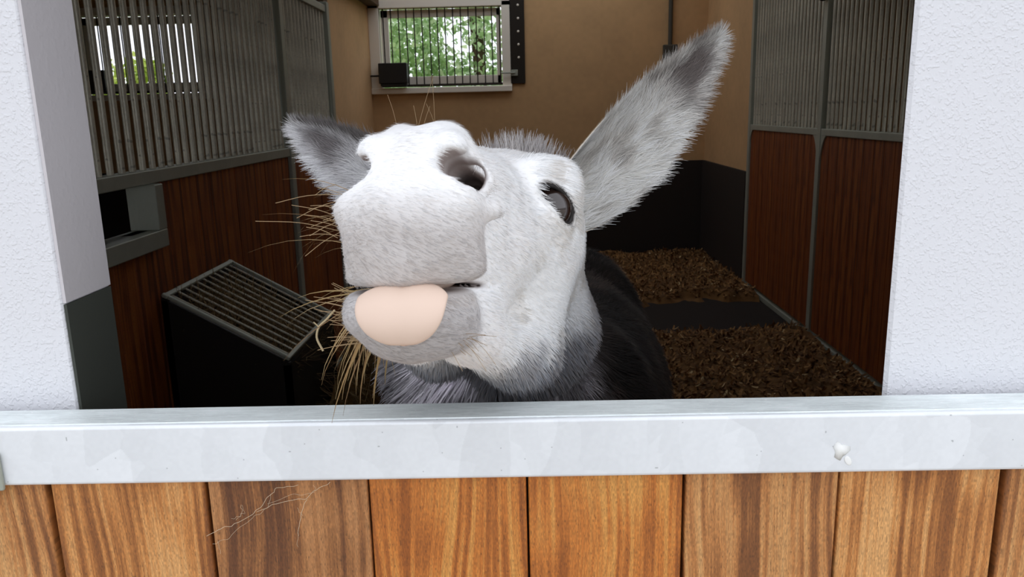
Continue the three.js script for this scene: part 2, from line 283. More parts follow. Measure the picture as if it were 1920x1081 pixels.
// ---------------------------------------------------------------- half door
const door = thing('half_door', V(-0.02, 0, -0.025), 'wooden half door with a wide galvanised top rail in front of the donkey', 'door');
{
  const topY = 1.2, x0 = -0.72, x1 = 0.72;
  const rail = part('top_rail', bx(x0, x1, 1.131, topY, -0.05, 0, 0.0045), galv, door); rail.userData.label = 'wide galvanised steel rail';
  part('rail_cap', bx(x0, x1, topY - 0.001, topY + 0.0012, -0.0495, -0.0058, 0.0005), galvWorn, door);
  part('bottom_rail', bx(x0, x1, 0.06, 0.13, -0.05, 0, 0.0045), galv, door);
  const seams = [-0.72, -0.541, -0.362, -0.180, -0.002, 0.173, 0.3445, 0.5245, 0.72], gaps = [0, 0.0065, 0.0035, 0.002, 0.0022, 0.0035, 0.0035, 0.006, 0], kinds = [3, 0, 2, 1, 1, 3, 0, 3], R = rng(5);
  for (let i = 0; i < 8; i++) {
    const a = seams[i] + gaps[i] / 2, b = seams[i + 1] - gaps[i + 1] / 2, w = b - a, L = 1.01;
    const s = new THREE.Shape(), h = w / 2, e = 0.0045, t = 0.013; // rounded arrises
    s.moveTo(-h, -t); s.lineTo(h, -t); s.lineTo(h, t - e); s.quadraticCurveTo(h, t, h - e, t); s.lineTo(-h + e, t); s.quadraticCurveTo(-h, t, -h, t - e); s.closePath();
    const g = new THREE.ExtrudeGeometry(s, { depth: L, bevelEnabled: false, curveSegments: 4 }); g.rotateX(-Math.PI / 2); // thickness +y -> -z
    g.rotateY(Math.PI); const p = g.attributes.position, uv = g.attributes.uv, off = R(); // rounded face towards +z
    for (let k = 0; k < p.count; k++) uv.setXY(k, p.getX(k) / 0.178 + 0.5, p.getY(k) / 0.5 + off);
    const m = mesh('plank', g, doorWoodMat[kinds[i]], door); m.position.set((a + b) / 2 - door.position.x, 0.125, -0.024 + (R() - 0.5) * 0.003 - door.position.z);
  }
  part('backing', bx(x0, x1, 0.13, 1.131, -0.049, -0.041), std({ color: 0x3a2413, roughness: 0.9 }), door);
  // hinge strap at the left-hand end of the rail
  const hp = part('hinge', [bx(-0.66, -0.579, 1.128, 1.172, 0.0005, 0.006, 0.0025), bx(-0.66, -0.592, 1.118, 1.182, 0.006, 0.011, 0.0025)], steelMat, door); hp.userData.label = 'galvanised hinge strap';
  // dried bird dropping and scuffs on the rail
  const blob = new THREE.SphereGeometry(1, 14, 8), bp = blob.attributes.position;
  for (let i = 0; i < bp.count; i++) { const a = Math.atan2(bp.getY(i), bp.getX(i)), k = 1 + 0.25 * Math.sin(a * 3 + 1) + 0.12 * Math.sin(a * 7); bp.setXY(i, bp.getX(i) * k * 0.0085, bp.getY(i) * k * 0.0095); bp.setZ(i, bp.getZ(i) * 0.0006); }
  const tail = new THREE.SphereGeometry(1, 10, 6); tail.scale(0.0035, 0.006, 0.0006); tail.rotateZ(0.5); tail.translate(0.0085, -0.012, 0);
  const dr = mesh('splash', [blob, tail], std({ color: 0xf4f4f0, roughness: 0.9 }), door); dr.position.set(0.338 - door.position.x, 1.158, 0.0004 - door.position.z); dr.userData.label = 'white dried splash on the rail';
}
{ // cobweb strands on the dark plank
  const g = thing('cobweb', V(-0.29, 1.1, -0.008), 'torn dusty cobweb strands on the dark third plank', 'cobweb'), R = rng(15), webMat = std({ color: 0xd9c6a8, roughness: 1 });
  const W = (px, py) => V(-0.54 + ((px - 87) / 299) * 0.179 - (py - 912) * 0.00002, 1.124 - (py - 912) * 0.00071, -0.0072);
  const webs = [[[382, 998], [410, 985], [445, 975], [480, 955], [508, 928], [520, 917], [560, 912]], [[480, 955], [520, 942], [575, 936], [592, 920], [620, 908]], [[575, 936], [560, 968], [555, 1000]], [[452, 945], [450, 962], [430, 968]], [[592, 920], [588, 913]], [[402, 1008], [404, 1030]], [[555, 950], [565, 965]], [[392, 1012], [420, 1002], [470, 968]], [[508, 928], [500, 950], [470, 968]], [[500, 944], [540, 930], [590, 925]], [[438, 968], [455, 958], [452, 945]], [[555, 1000], [553, 1020]]];
  webs.forEach((w, i) => { const q = []; for (let k = 0; k < w.length - 1; k++) for (let j = 0; j < 4; j++) q.push(W(mix(w[k][0], w[k + 1][0], j / 4) + (R() - 0.5) * 4, mix(w[k][1], w[k + 1][1], j / 4) + (R() - 0.5) * 4).add(V(0, 0, R() * 0.0015))); q.push(W(...w[w.length - 1])); part('strand', tube(q, i < 3 ? 0.00024 : 0.00013, q.length * 3, 4), webMat, g); });
}

// ---------------------------------------------------------------- hay feeder by the left partition
const bladeGeo = (seg, bend, tip = 0.15) => { // blade along +z of length 1, width 1 (x), face towards +y
  const pos = [], idx = [];
  for (let i = 0; i <= seg; i++) { const t = i / seg, w = 0.5 * mix(1, tip, t ** 1.6); pos.push(-w, bend * t * t, t, w, bend * t * t, t); if (i < seg) { const a = i * 2; idx.push(a, a + 2, a + 1, a + 1, a + 2, a + 3); } }
  const g = new THREE.BufferGeometry(); g.setAttribute('position', new THREE.Float32BufferAttribute(pos, 3)); g.setIndex(idx); g.computeVertexNormals(); return g;
};
function frameMat(p, dir, up, len, wid, out = new THREE.Matrix4()) {
  const z = dir.clone().normalize(), x = V(0, 0, 0).crossVectors(up, z); if (x.lengthSq() < 1e-8) x.set(1, 0, 0); x.normalize(); const y = V(0, 0, 0).crossVectors(z, x);
  return out.makeBasis(x.multiplyScalar(wid), y.multiplyScalar(len), z.multiplyScalar(len)).setPosition(p);
}
const hayMat = std({ color: 0xffffff, roughness: 0.9 });
const HAY = [[0.32, 0.2, 0.08], [0.25, 0.145, 0.055], [0.4, 0.28, 0.13], [0.18, 0.1, 0.04], [0.28, 0.19, 0.075]];
{
  const A = V(-1.148, 0.985, -1.61), D = V(-0.76, 0.765, -1.61), z0 = -2.21, f = thing('hay_feeder', V(-0.955, 0, -1.91), 'black box hay feeder with a sloping bar grate by the left partition', 'feeder');
  const s = new THREE.Shape(); s.moveTo(0, 0); s.lineTo(D.x - A.x, 0); s.lineTo(D.x - A.x, D.y - 0.012); s.lineTo(0, A.y - 0.012); s.closePath();
  const wall = (th, z) => { const g = new THREE.ExtrudeGeometry(s, { depth: th, bevelEnabled: false }); g.translate(A.x, 0, z); return g; };
  part('body', [wall(0.02, A.z - 0.02), wall(0.02, z0), bx(A.x, A.x + 0.02, 0, A.y - 0.02, z0, A.z), bx(D.x - 0.02, D.x, 0, D.y - 0.02, z0, A.z), bx(A.x, D.x, 0, 0.03, z0, A.z)], feederPlastic, f);
  const len = Math.hypot(D.x - A.x, A.y - D.y), ang = Math.atan2(D.y - A.y, D.x - A.x), mid = V((A.x + D.x) / 2, (A.y + D.y) / 2, (A.z + z0) / 2);
  const bars = (g) => { g.rotateZ(ang); g.translate(mid.x, mid.y, mid.z); return g; };
  const L = A.z - z0, fr = part('grate_frame', [bars(new RoundedBoxGeometry(len, 0.012, 0.016, 2, 0.004).translate(0, 0, L / 2 - 0.012)), bars(new RoundedBoxGeometry(len, 0.012, 0.016, 2, 0.004).translate(0, 0, -L / 2 + 0.012)), bars(new RoundedBoxGeometry(0.018, 0.012, L, 2, 0.004).translate(-len / 2 + 0.012, 0, 0)), bars(new RoundedBoxGeometry(0.016, 0.014, L, 2, 0.004).translate(len / 2 - 0.006, 0, 0))], steelMat, f);
  fr.userData.label = 'bare metal rim of the grate';
  for (let k = 0; k < 11; k++) part('grate_bar', bars(new THREE.CylinderGeometry(0.0036, 0.0036, len - 0.02, 6).rotateZ(Math.PI / 2).translate(0, -0.004, -L / 2 + 0.045 + (k * (L - 0.09)) / 10)), barMat, f);
  part('inner_slope', bars(new THREE.BoxGeometry(len * 0.5, 0.008, L - 0.05).translate(len * 0.22, -0.15, 0)), feederPlastic, f);
  const h = thing('hay', V(mid.x, 0.7, mid.z), 'loose hay lying under and through the grate of the black feeder', 'hay'); h.userData.kind = 'stuff';
  const R = rng(42), M = [], Cc = [];
  for (let i = 0; i < 4200; i++) {
    const u = R() - 0.5, w = R() - 0.5, y = A.y + (u + 0.5) * (D.y - A.y) - 0.02 - R() * 0.05 + (R() < 0.06 ? 0.035 : 0);
    const p = V(mid.x + u * len * 0.82, y, mid.z + w * (L - 0.13)).sub(h.position), d = V(R() - 0.5, (R() - 0.5) * 0.5, R() - 0.5);
    M.push(frameMat(p, d, V(0, 1, 0), 0.03 + R() * 0.07, 0.0015 + R() * 0.002)); Cc.push(HAY[Math.floor(R() * 5)]);
  }
  instanced('hay_stalks', bladeGeo(4, 0.25), hayMat, M, Cc, h);
}
{ // hay spilled on the floor between the feeder and the donkey
  const o = V(-0.49, 0, -2.35), h = thing('hay_heap', o, 'heap of brown hay piled against the right side of the feeder', 'hay'); h.userData.kind = 'stuff';
  const R = rng(77), M = [], Cc = [], hgt = (x, z) => 0.74 * Math.exp(-(((x + 0.25) / 0.5) ** 2 + (z / 0.85) ** 2) * 1.1);
  for (let i = 0; i < 9000; i++) {
    const x = -0.2 + R() * 0.42, z = (R() + R() - 1) * 1.1;
    const p = V(x, hgt(x, z) * (0.75 + 0.3 * R()) + 0.02, z), d = V(R() - 0.5, (R() - 0.5) * 0.35 - x * 0.1, R() - 0.5);
    M.push(frameMat(p, d, V(0, 1, 0), 0.06 + R() * 0.14, 0.002 + R() * 0.0025)); Cc.push(HAY[Math.floor(R() * 5)]);
  }
  instanced('hay_stalks', bladeGeo(4, 0.2), hayMat, M, Cc, h);
  const g = new THREE.PlaneGeometry(0.46, 2.2, 24, 40); g.rotateX(-Math.PI / 2); g.translate(-0.02, 0, 0); const p = g.attributes.position; for (let i = 0; i < p.count; i++) p.setY(i, hgt(p.getX(i), p.getZ(i)) * 0.8 - 0.004 + 0.03 * fbm(p.getX(i) * 9, 0, p.getZ(i) * 9, 3)); g.computeVertexNormals();
  mesh('hay_core', g, std({ color: 0x977038, roughness: 1 }), h).userData.kind = 'stuff';
}
// ---------------------------------------------------------------- bedding on the floor
{
  const o = V(0.36, 0, -3.2), h = thing('bedding', o, 'brown wood shavings and straw strewn over the stall floor', 'bedding'); h.userData.kind = 'stuff';
  // depth of the layer: none on a bare strip of floor near the right partition
  const depth = (x, z) => { const e = fbm(x * 2.2, 1.5, z * 2.2, 3) * 0.16; const bare = sstep(-4.32 + e, -4.42 + e, z) * sstep(-5.45 + e * 2, -5.25 + e * 2, z) * sstep(0.55 + e * 2, 0.95 + e * 2, x); return (0.06 + 0.03 * fbm(x * 3, 4, z * 3, 3)) * (1 - bare) - 0.02 * bare; };
  const g = new THREE.PlaneGeometry(3.0, 7.1, 150, 300); g.rotateX(-Math.PI / 2); g.translate(0, 0, -0.63); const p = g.attributes.position, col = [];
  for (let i = 0; i < p.count; i++) { const x = p.getX(i) + o.x, z = p.getZ(i) + o.z; p.setY(i, depth(x, z) + 0.012 * fbm(x * 18, 2, z * 18, 3)); const n = 0.5 + 0.5 * fbm(x * 11, 7, z * 11, 4); col.push(...mix3([0.1, 0.045, 0.012], [0.23, 0.115, 0.034], n)); }
  g.setAttribute('color', new THREE.Float32BufferAttribute(col, 3)); g.computeVertexNormals();
  g.translate(o.x, o.y, o.z); mesh('shavings_layer', g, std({ vertexColors: true, roughness: 1 }), floor).userData.kind = 'stuff';
  const R = rng(9), M = [], Cc = [], tone = [[0.26, 0.125, 0.036], [0.18, 0.082, 0.024], [0.34, 0.18, 0.06], [0.11, 0.052, 0.016], [0.6, 0.44, 0.22]];
  for (let i = 0; i < 42000; i++) {
    const x = -1.12 + R() * 2.96, z = -0.3 - R() * 7.0, y = depth(x, z); if (y < 0.02) continue;
    const d = V(R() - 0.5, (R() - 0.5) * 0.5, R() - 0.5); M.push(frameMat(V(x, y + 0.006 + R() * 0.012, z).sub(o), d, V((R() - 0.5) * 0.8, 1, (R() - 0.5) * 0.8), 0.015 + R() * 0.03, 0.008 + R() * 0.012)); Cc.push(tone[R() < 0.03 ? 4 : Math.floor(R() * 4)]);
  }
  instanced('shavings', bladeGeo(2, 0.35, 0.6), hayMat, M, Cc, h);
}
// ---------------------------------------------------------------- trees behind the stable
function tree(name, x, z, h, rad, seed, label, tones, count) {
  const g = thing(name, V(x, -0.05, z), label, 'tree', null), R = rng(seed);
  mesh('trunk', tube([V(0, 0, 0), V(0.1, h * 0.35, 0.05), V(0, h * 0.7, 0)], 0.11, 6, 7), std({ color: 0x4a3b2a, roughness: 1 }), g);
  const M = [], Cc = [], blobs = Array.from({ length: 16 }, () => [(R() - 0.5) * rad * 1.5, h * (0.2 + 0.75 * R()), (R() - 0.5) * rad, rad * (0.3 + 0.3 * R())]);
  for (let i = 0; i < count; i++) {
    const b = blobs[i % 16], d = V(R() - 0.5, R() - 0.5, R() - 0.5).normalize(), r = b[3] * (0.6 + 0.4 * R());
    M.push(frameMat(V(b[0] + d.x * r, Math.max(0.1, b[1] + d.y * r), b[2] + d.z * r), V(R() - 0.5, R() - 0.7, R() - 0.5), d, 0.07 + 0.07 * R(), 0.05 + 0.04 * R()));
    const t = tones[Math.floor(R() * tones.length)], k = 0.8 + 0.4 * R(); Cc.push([t[0] * k, t[1] * k, t[2] * k]);
  }
  instanced('foliage', bladeGeo(2, 0.2, 0.3), phys({ color: 0xffffff, roughness: 0.8, transmission: 0.5, thickness: 0 }), M, Cc, g);
}
const leafy = [[0.42, 0.6, 0.28], [0.55, 0.72, 0.4], [0.3, 0.46, 0.2], [0.7, 0.82, 0.5]], lime = [[0.5, 0.62, 0.08], [0.42, 0.55, 0.07], [0.6, 0.7, 0.14]];  // leaf tones lightened to stand in for sunlight
tree('leafy_tree', -0.8, -13.5, 5.2, 2.0, 1, 'green leafy tree behind the window above the donkey', leafy, 7000);
tree('leafy_tree', -3.0, -14.5, 5.4, 2.1, 2, 'green leafy tree at the left edge of the window above the donkey', leafy, 7000);
tree('leafy_tree', 1.2, -14.8, 4.8, 2.0, 3, 'green leafy tree at the right edge of the window above the donkey', leafy, 7000);
tree('lime_bush', -7.0, -13.2, 2.55, 1.0, 4, 'yellow-green bush behind the window of the next stall', lime, 6000);
// ---------------------------------------------------------------- the donkey
const HP = V(-0.016, 1.403, -0.236), HR = new THREE.Matrix4().makeRotationFromEuler(new THREE.Euler(-0.1233, -0.1721, -0.1024, 'YXZ'));
const HM = HR.clone().setPosition(HP), HI = HM.clone().invert(); // head frame: +z to the muzzle, +y to the forehead, +x the donkey's own left
const toW = (p) => p.clone().applyMatrix4(HM), toL = (p) => p.clone().applyMatrix4(HI);
// distance fields
const smin = (a, b, k) => { const h = Math.max(k - Math.abs(a - b), 0) / k; return Math.min(a, b) - h * h * k * 0.25; };
const smax = (a, b, k) => -smin(-a, -b, k);
const cone = (x, y, z, a, b, ra, rb) => { const dx = b[0] - a[0], dy = b[1] - a[1], dz = b[2] - a[2]; const t = clamp(((x - a[0]) * dx + (y - a[1]) * dy + (z - a[2]) * dz) / (dx * dx + dy * dy + dz * dz)); return Math.hypot(x - a[0] - dx * t, y - a[1] - dy * t, z - a[2] - dz * t) - (ra + (rb - ra) * t); };
const ell = (x, y, z, c, r) => { const px = x - c[0], py = y - c[1], pz = z - c[2], k0 = Math.hypot(px / r[0], py / r[1], pz / r[2]), k1 = Math.hypot(px / (r[0] * r[0]), py / (r[1] * r[1]), pz / (r[2] * r[2])); return k1 < 1e-9 ? -Math.min(...r) : (k0 * (k0 - 1)) / k1; };
// surface nets
function surface(f, lo, hi, cell) {
  const n = [0, 1, 2].map((k) => Math.ceil((hi[k] - lo[k]) / cell) + 1), [nx, ny, nz] = n, D = new Float32Array(nx * ny * nz).fill(1), B = 6, at = (i, j, k) => i + nx * (j + ny * k);
  for (let k = 0; k < nz; k += B) for (let j = 0; j < ny; j += B) for (let i = 0; i < nx; i += B) {
    const c = f(lo[0] + (i + B / 2) * cell, lo[1] + (j + B / 2) * cell, lo[2] + (k + B / 2) * cell), far = Math.abs(c) > cell * B * 1.5;
    for (let c2 = k; c2 < Math.min(k + B, nz); c2++) for (let b = j; b < Math.min(j + B, ny); b++) for (let a = i; a < Math.min(i + B, nx); a++) D[at(a, b, c2)] = far ? c : f(lo[0] + a * cell, lo[1] + b * cell, lo[2] + c2 * cell);
  }
  const id = new Int32Array(nx * ny * nz).fill(-1), pos = [], idx = [], E = [[0, 1], [2, 3], [4, 5], [6, 7], [0, 2], [1, 3], [4, 6], [5, 7], [0, 4], [1, 5], [2, 6], [3, 7]];
  for (let k = 0; k < nz - 1; k++) for (let j = 0; j < ny - 1; j++) for (let i = 0; i < nx - 1; i++) {
    const v = []; let m = 0; for (let c = 0; c < 8; c++) { const d = D[at(i + (c & 1), j + ((c >> 1) & 1), k + (c >> 2))]; v.push(d); if (d < 0) m |= 1 << c; }
    if (m === 0 || m === 255) continue;
    let x = 0, y = 0, z = 0, q = 0;
    for (const [a, b] of E) if ((v[a] < 0) !== (v[b] < 0)) { const t = v[a] / (v[a] - v[b]); x += mix(a & 1, b & 1, t); y += mix((a >> 1) & 1, (b >> 1) & 1, t); z += mix(a >> 2, b >> 2, t); q++; }
    id[at(i, j, k)] = pos.length / 3; pos.push(lo[0] + (i + x / q) * cell, lo[1] + (j + y / q) * cell, lo[2] + (k + z / q) * cell);
  }
  const quad = (a, b, c, d, s) => { if (a < 0 || b < 0 || c < 0 || d < 0) return; s ? idx.push(a, b, c, a, c, d) : idx.push(a, c, b, a, d, c); };
  for (let k = 1; k < nz - 1; k++) for (let j = 1; j < ny - 1; j++) for (let i = 1; i < nx - 1; i++) {
    const a = D[at(i, j, k)] < 0;
    if (a !== D[at(i + 1, j, k)] < 0) quad(id[at(i, j - 1, k - 1)], id[at(i, j, k - 1)], id[at(i, j, k)], id[at(i, j - 1, k)], a);
    if (a !== D[at(i, j + 1, k)] < 0) quad(id[at(i - 1, j, k - 1)], id[at(i - 1, j, k)], id[at(i, j, k)], id[at(i, j, k - 1)], a);
    if (a !== D[at(i, j, k + 1)] < 0) quad(id[at(i - 1, j - 1, k)], id[at(i, j - 1, k)], id[at(i, j, k)], id[at(i - 1, j, k)], a);
  }
  const g = new THREE.BufferGeometry(), e = cell * 0.5, nor = new Float32Array(pos.length);
  for (let i = 0; i < pos.length; i += 3) { const x = pos[i], y = pos[i + 1], z = pos[i + 2], gx = f(x + e, y, z) - f(x - e, y, z), gy = f(x, y + e, z) - f(x, y - e, z), gz = f(x, y, z + e) - f(x, y, z - e), l = Math.hypot(gx, gy, gz) || 1; nor[i] = gx / l; nor[i + 1] = gy / l; nor[i + 2] = gz / l; }
  g.setAttribute('position', new THREE.Float32BufferAttribute(pos, 3)); g.setAttribute('normal', new THREE.BufferAttribute(nor, 3)); g.setIndex(idx); return g;
}
// --- head, in its own frame
// the muzzle is twisted a little against the rest of the head
const twistAt = (z) => 0.15 * sstep(0.27, 0.4, z), LX = -0.013;
const untwist = (X, y, z) => { const t = twistAt(z), c = Math.cos(t), s = Math.sin(t); return [X * c + y * s, y * c - X * s]; };
const squeeze = (X, y, z) => (X < 0 ? 1 + 0.34 * sstep(-0.005, 0.035, y) * sstep(0.33, 0.39, z) : 1);
const twist = (p) => { const t = twistAt(p.z), c = Math.cos(t), s = Math.sin(t); return V(p.x * c - p.y * s, p.x * s + p.y * c, p.z); };
function headForm(X0, y0, z) {
  const [X, y] = z > 0.27 ? untwist(X0, y0, z) : [X0, y0], x = Math.abs(X), mx = x * squeeze(X, y, z), lx = Math.abs(X - LX);
  let d = cone(x, y, z, [0.012, -0.022, -0.02], [0.022, -0.02, 0.16], 0.078, 0.072);                    // cranium
  d = smin(d, cone(x, y, z, [0.02, 0.0, 0.13], [0.004, 0.014, 0.37], 0.055, 0.033), 0.04);               // nasal bridge
  d = smin(d, cone(x, y, z, [0.0, -0.05, 0.16], [0.0, -0.03, 0.37], 0.08, 0.046), 0.04);                 // middle of the face
  d = smin(d, ell(x, y, z, [0.072, 0.014, 0.165], [0.034, 0.036, 0.045]), 0.03);                           // orbit
  d = smin(d, cone(x, y, z, [0.084, 0.04, 0.165], [0.06, 0.043, 0.215], 0.011, 0.009), 0.03);              // brow
  d = smin(d, cone(x, y, z, [0.074, -0.03, 0.13], [0.05, -0.035, 0.28], 0.024, 0.016), 0.04);            // facial crest
  d = smin(d, ell(x, y, z, [0.05, -0.105, 0.1], [0.045, 0.098, 0.095]), 0.05);                           // jowl
  d = smin(d, cone(x, y, z, [0.05, -0.172, 0.11], [0.026, -0.116, 0.32], 0.034, 0.026), 0.035);          // jaw branch
  d = smin(d, cone(x, y, z, [0.026, -0.116, 0.32], [0.012, -0.096, 0.405], 0.026, 0.026), 0.03);          // front of the jaw
  d = smin(d, ell(x, y, z, [0.0, -0.04, 0.29], [0.052, 0.075, 0.1]), 0.04);
  // muzzle
  let m = ell(mx, y, z, [0.003, 0.001, 0.405], [0.044, 0.06, 0.058]);
  m = smin(m, ell(mx, y, z, [0.016, -0.022, 0.43], [0.038, 0.042, 0.036]), 0.03);                        // upper lip
  m = smin(m, cone(mx, y, z, [0.0, -0.047, 0.442], [0.04, -0.051, 0.422], 0.018, 0.0145), 0.022);
  m = smin(m, cone(mx, y, z, [0.022, 0.05, 0.395], [0.036, 0.038, 0.435], 0.012, 0.010), 0.02);             // upper nostril rim
  m = smin(m, cone(mx, y, z, [0.036, 0.038, 0.435], [0.046, 0.0, 0.44], 0.010, 0.010), 0.016);
  m = smin(m, cone(mx, y, z, [0.028, 0.046, 0.39], [0.051, 0.016, 0.395], 0.011, 0.010), 0.016);          // inner rim, running down
  m = smin(m, cone(mx, y, z, [0.043, -0.004, 0.435], [0.061, -0.008, 0.410], 0.0095, 0.0085), 0.010);       // nostril wing
  d = smin(d, m, 0.014);
  // lower lip and chin
  let l = ell(lx, y, z, [0.0, -0.086, 0.420], [0.05, 0.031, 0.042]);
  l = smin(l, ell(lx, y, z, [0.0, -0.105, 0.405], [0.036, 0.022, 0.03]), 0.02);
  l = smin(l, cone(lx, y, z, [0.0, -0.082, 0.425], [0.034, -0.08, 0.408], 0.02, 0.017), 0.012);
  d = smin(d, l, 0.022);
  // mouth slit
  const slit = ell(mx, y + 0.1 * Math.max(0, 0.4 - z), z, [0, -0.067, 0.43], [0.07, 0.003, 0.085]);
  d = smax(d, -slit, 0.008);
  // nostrils
  const nos = Math.min(cone(mx, y, z, [0.050, 0.024, 0.44], [0.022, 0.006, 0.30], 0.0125, 0.013), cone(mx, y, z, [0.04, 0.028, 0.445], [0.022, 0.012, 0.31], 0.0095, 0.012), cone(mx, y, z, [0.053, 0.016, 0.43], [0.06, 0.012, 0.41], 0.008, 0.006));
  d = smax(d, -nos, 0.008);
  // throat and upper neck
  d = smin(d, cone(x, y, z, [0.0, -0.06, 0.0], [0.0, -0.17, -0.12], 0.09, 0.12), 0.05);
  return d + 0.0012 * noise3(X0 * 40, y0 * 40, z * 40);
}
// the eye: an almond opening on the slope of the orbit, its long axis EA, its outward direction EN
const EN = V(0.74, 0.2, 0.64).normalize(), EA = V(0.5, -0.62, -0.42), EC = V(0.071, 0.003, 0.19);
EA.addScaledVector(EN, -EA.dot(EN)).normalize(); const EB = V().crossVectors(EN, EA);
{ let t = 0.06; const q = V(); do { t -= 0.0005; q.copy(EC).addScaledVector(EN, t); } while (headForm(q.x, q.y, q.z) > 0 && t > -0.06); EC.copy(q); }
const EYER = 0.026, EYEC = EC.clone().addScaledVector(EN, -EYER + 0.0045);
const almond = (x, y, z) => { const dx = x - EC.x, dy = y - EC.y, dz = z - EC.z, a = dx * EA.x + dy * EA.y + dz * EA.z, b = dx * EB.x + dy * EB.y + dz * EB.z, n = dx * EN.x + dy * EN.y + dz * EN.z; const la = a < 0 ? 0.03 : 0.021; return [Math.hypot(a / la, (b + (a < 0 ? a * a * 6 : 0)) / 0.0112), n]; };
function headField(X, y, z) {
  let d = headForm(X, y, z); const x = Math.abs(X); if (x < 0.03 || z < 0.1 || z > 0.28) return d;
  const [r, n] = almond(x, y, z); if (r > 2.6 || Math.abs(n) > 0.04) return d;
  d -= 0.0035 * Math.exp(-(((r - 1.25) / 0.28) ** 2));        // swollen lids
  return smax(d, -Math.max((r - 1) * 0.012, -0.02 - n), 0.004);
}
// coat colours of the head (linear): white face, grey on the lip and chin, dark grey underneath
function headColor(X, y, z) {
  const n = fbm(X * 14, y * 14, z * 14, 3), x = Math.abs(X);
  let c = [0.97, 0.965, 0.96];
  c = mix3(c, [0.8, 0.77, 0.75], 0.35 * sstep(0.1, 0.5, fbm(X * 9 + 5, y * 9, z * 5, 4)));              // greyish patches
  const lip = sstep(0.385, 0.43, z) * sstep(0.02, -0.03, y + 0.01 * n) ; c = mix3(c, [0.52, 0.475, 0.45], 0.8 * lip);
  c = mix3(c, [0.5, 0.48, 0.48], 0.6 * sstep(0.36, 0.40, z) * sstep(-0.072, -0.08, y));                   // lower lip
  c = mix3(c, [0.5, 0.44, 0.36], 0.35 * sstep(0.10, 0.2, fbm(X * 30, y * 8, z * 8, 3)) * sstep(0.3, 0.2, z));
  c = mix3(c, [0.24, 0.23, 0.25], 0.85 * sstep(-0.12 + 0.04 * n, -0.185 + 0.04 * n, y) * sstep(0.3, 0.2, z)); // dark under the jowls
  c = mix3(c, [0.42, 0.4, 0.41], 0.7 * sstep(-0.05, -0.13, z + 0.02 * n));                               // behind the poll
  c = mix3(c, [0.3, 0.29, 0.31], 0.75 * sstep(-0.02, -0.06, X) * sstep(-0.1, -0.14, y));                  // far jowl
  const [er, en] = almond(x, y, z); if (Math.abs(en) < 0.03) c = mix3(c, [0.04, 0.032, 0.03], sstep(1.32, 1.12, er));
  return c;
}
const nostrilIn = (X0, y0, z) => { const [X, y] = untwist(X0, y0, z), mx = Math.abs(X) * squeeze(X, y, z); return Math.min(cone(mx, y, z, [0.050, 0.024, 0.44], [0.022, 0.006, 0.30], 0.0125, 0.013), cone(mx, y, z, [0.04, 0.028, 0.445], [0.022, 0.012, 0.31], 0.0095, 0.012), cone(mx, y, z, [0.053, 0.016, 0.43], [0.06, 0.012, 0.41], 0.008, 0.006)); };
const slitIn = (X0, y0, z) => { const [X, y] = untwist(X0, y0, z); return ell(Math.abs(X), y + 0.1 * Math.max(0, 0.4 - z), z, [0, -0.067, 0.43], [0.07, 0.003, 0.085]); };
const skinDark = (X, y, z) => Math.max(sstep(0.003, -0.001, nostrilIn(X, y, z)), sstep(0.002, -0.001, slitIn(X, y, z)));

// --- neck, trunk and legs, in the world
const BASE = V(0.1, 0, -1.15);
function bodyField(x, y, z) {
  const NA = [-0.02, 1.33, -0.29], NB = [-0.088, 1.13, -0.4], NC = [0.05, 0.92, -0.78];
  let d = cone(x, y, z, NA, NB, 0.085, 0.12); d = smin(d, cone(x, y, z, NB, NC, 0.12, 0.17), 0.08);
  d = smin(d, ell(x, y, z, [0.075, 0.8, -0.95], [0.23, 0.29, 0.34]), 0.1);
  d = smin(d, ell(x, y, z, [0.1, 0.76, -1.3], [0.285, 0.31, 0.45]), 0.12);
  d = smin(d, ell(x, y, z, [0.125, 0.83, -1.68], [0.25, 0.265, 0.3]), 0.1);
  for (const s of [-1, 1]) {
    d = smin(d, cone(x, y, z, [0.075 + s * 0.13, 0.72, -0.86], [0.075 + s * 0.13, 0.4, -0.84], 0.095, 0.058), 0.06);
    d = smin(d, cone(x, y, z, [0.075 + s * 0.13, 0.4, -0.84], [0.075 + s * 0.13, 0.1, -0.85], 0.05, 0.034), 0.03);
    d = smin(d, cone(x, y, z, [0.075 + s * 0.13, 0.1, -0.85], [0.075 + s * 0.13, 0.02, -0.82], 0.036, 0.047), 0.02);
    d = smin(d, cone(x, y, z, [0.125 + s * 0.14, 0.75, -1.72], [0.125 + s * 0.135, 0.5, -1.62], 0.14, 0.075), 0.07);
    d = smin(d, cone(x, y, z, [0.125 + s * 0.135, 0.5, -1.62], [0.125 + s * 0.13, 0.36, -1.8], 0.07, 0.05), 0.04);
    d = smin(d, cone(x, y, z, [0.125 + s * 0.13, 0.36, -1.8], [0.125 + s * 0.13, 0.1, -1.78], 0.045, 0.034), 0.03);
    d = smin(d, cone(x, y, z, [0.125 + s * 0.13, 0.1, -1.78], [0.125 + s * 0.13, 0.02, -1.75], 0.036, 0.047), 0.02);
  }
  return Math.max(d, 0.004 - y) + 0.006 * noise3(x * 9, y * 9, z * 9);
}
function bodyColor(x, y, z) {
  const n = fbm(x * 6, y * 6, z * 6, 4); let c = mix3([0.028, 0.021, 0.019], [0.09, 0.066, 0.056], sstep(-0.3, 0.5, n));
  c = mix3(c, [0.5, 0.48, 0.51], sstep(-0.62, -0.46, z + 0.06 * n) * 0.9);                                  // the neck is grey
  c = mix3(c, [0.3, 0.27, 0.24], 0.8 * sstep(0.45, 0.2, y)); return y < 0.045 ? [0.03, 0.025, 0.02] : c;
}
const donkey = thing('donkey', BASE, 'white-faced grey donkey sticking its pink tongue out over the half door', 'donkey');
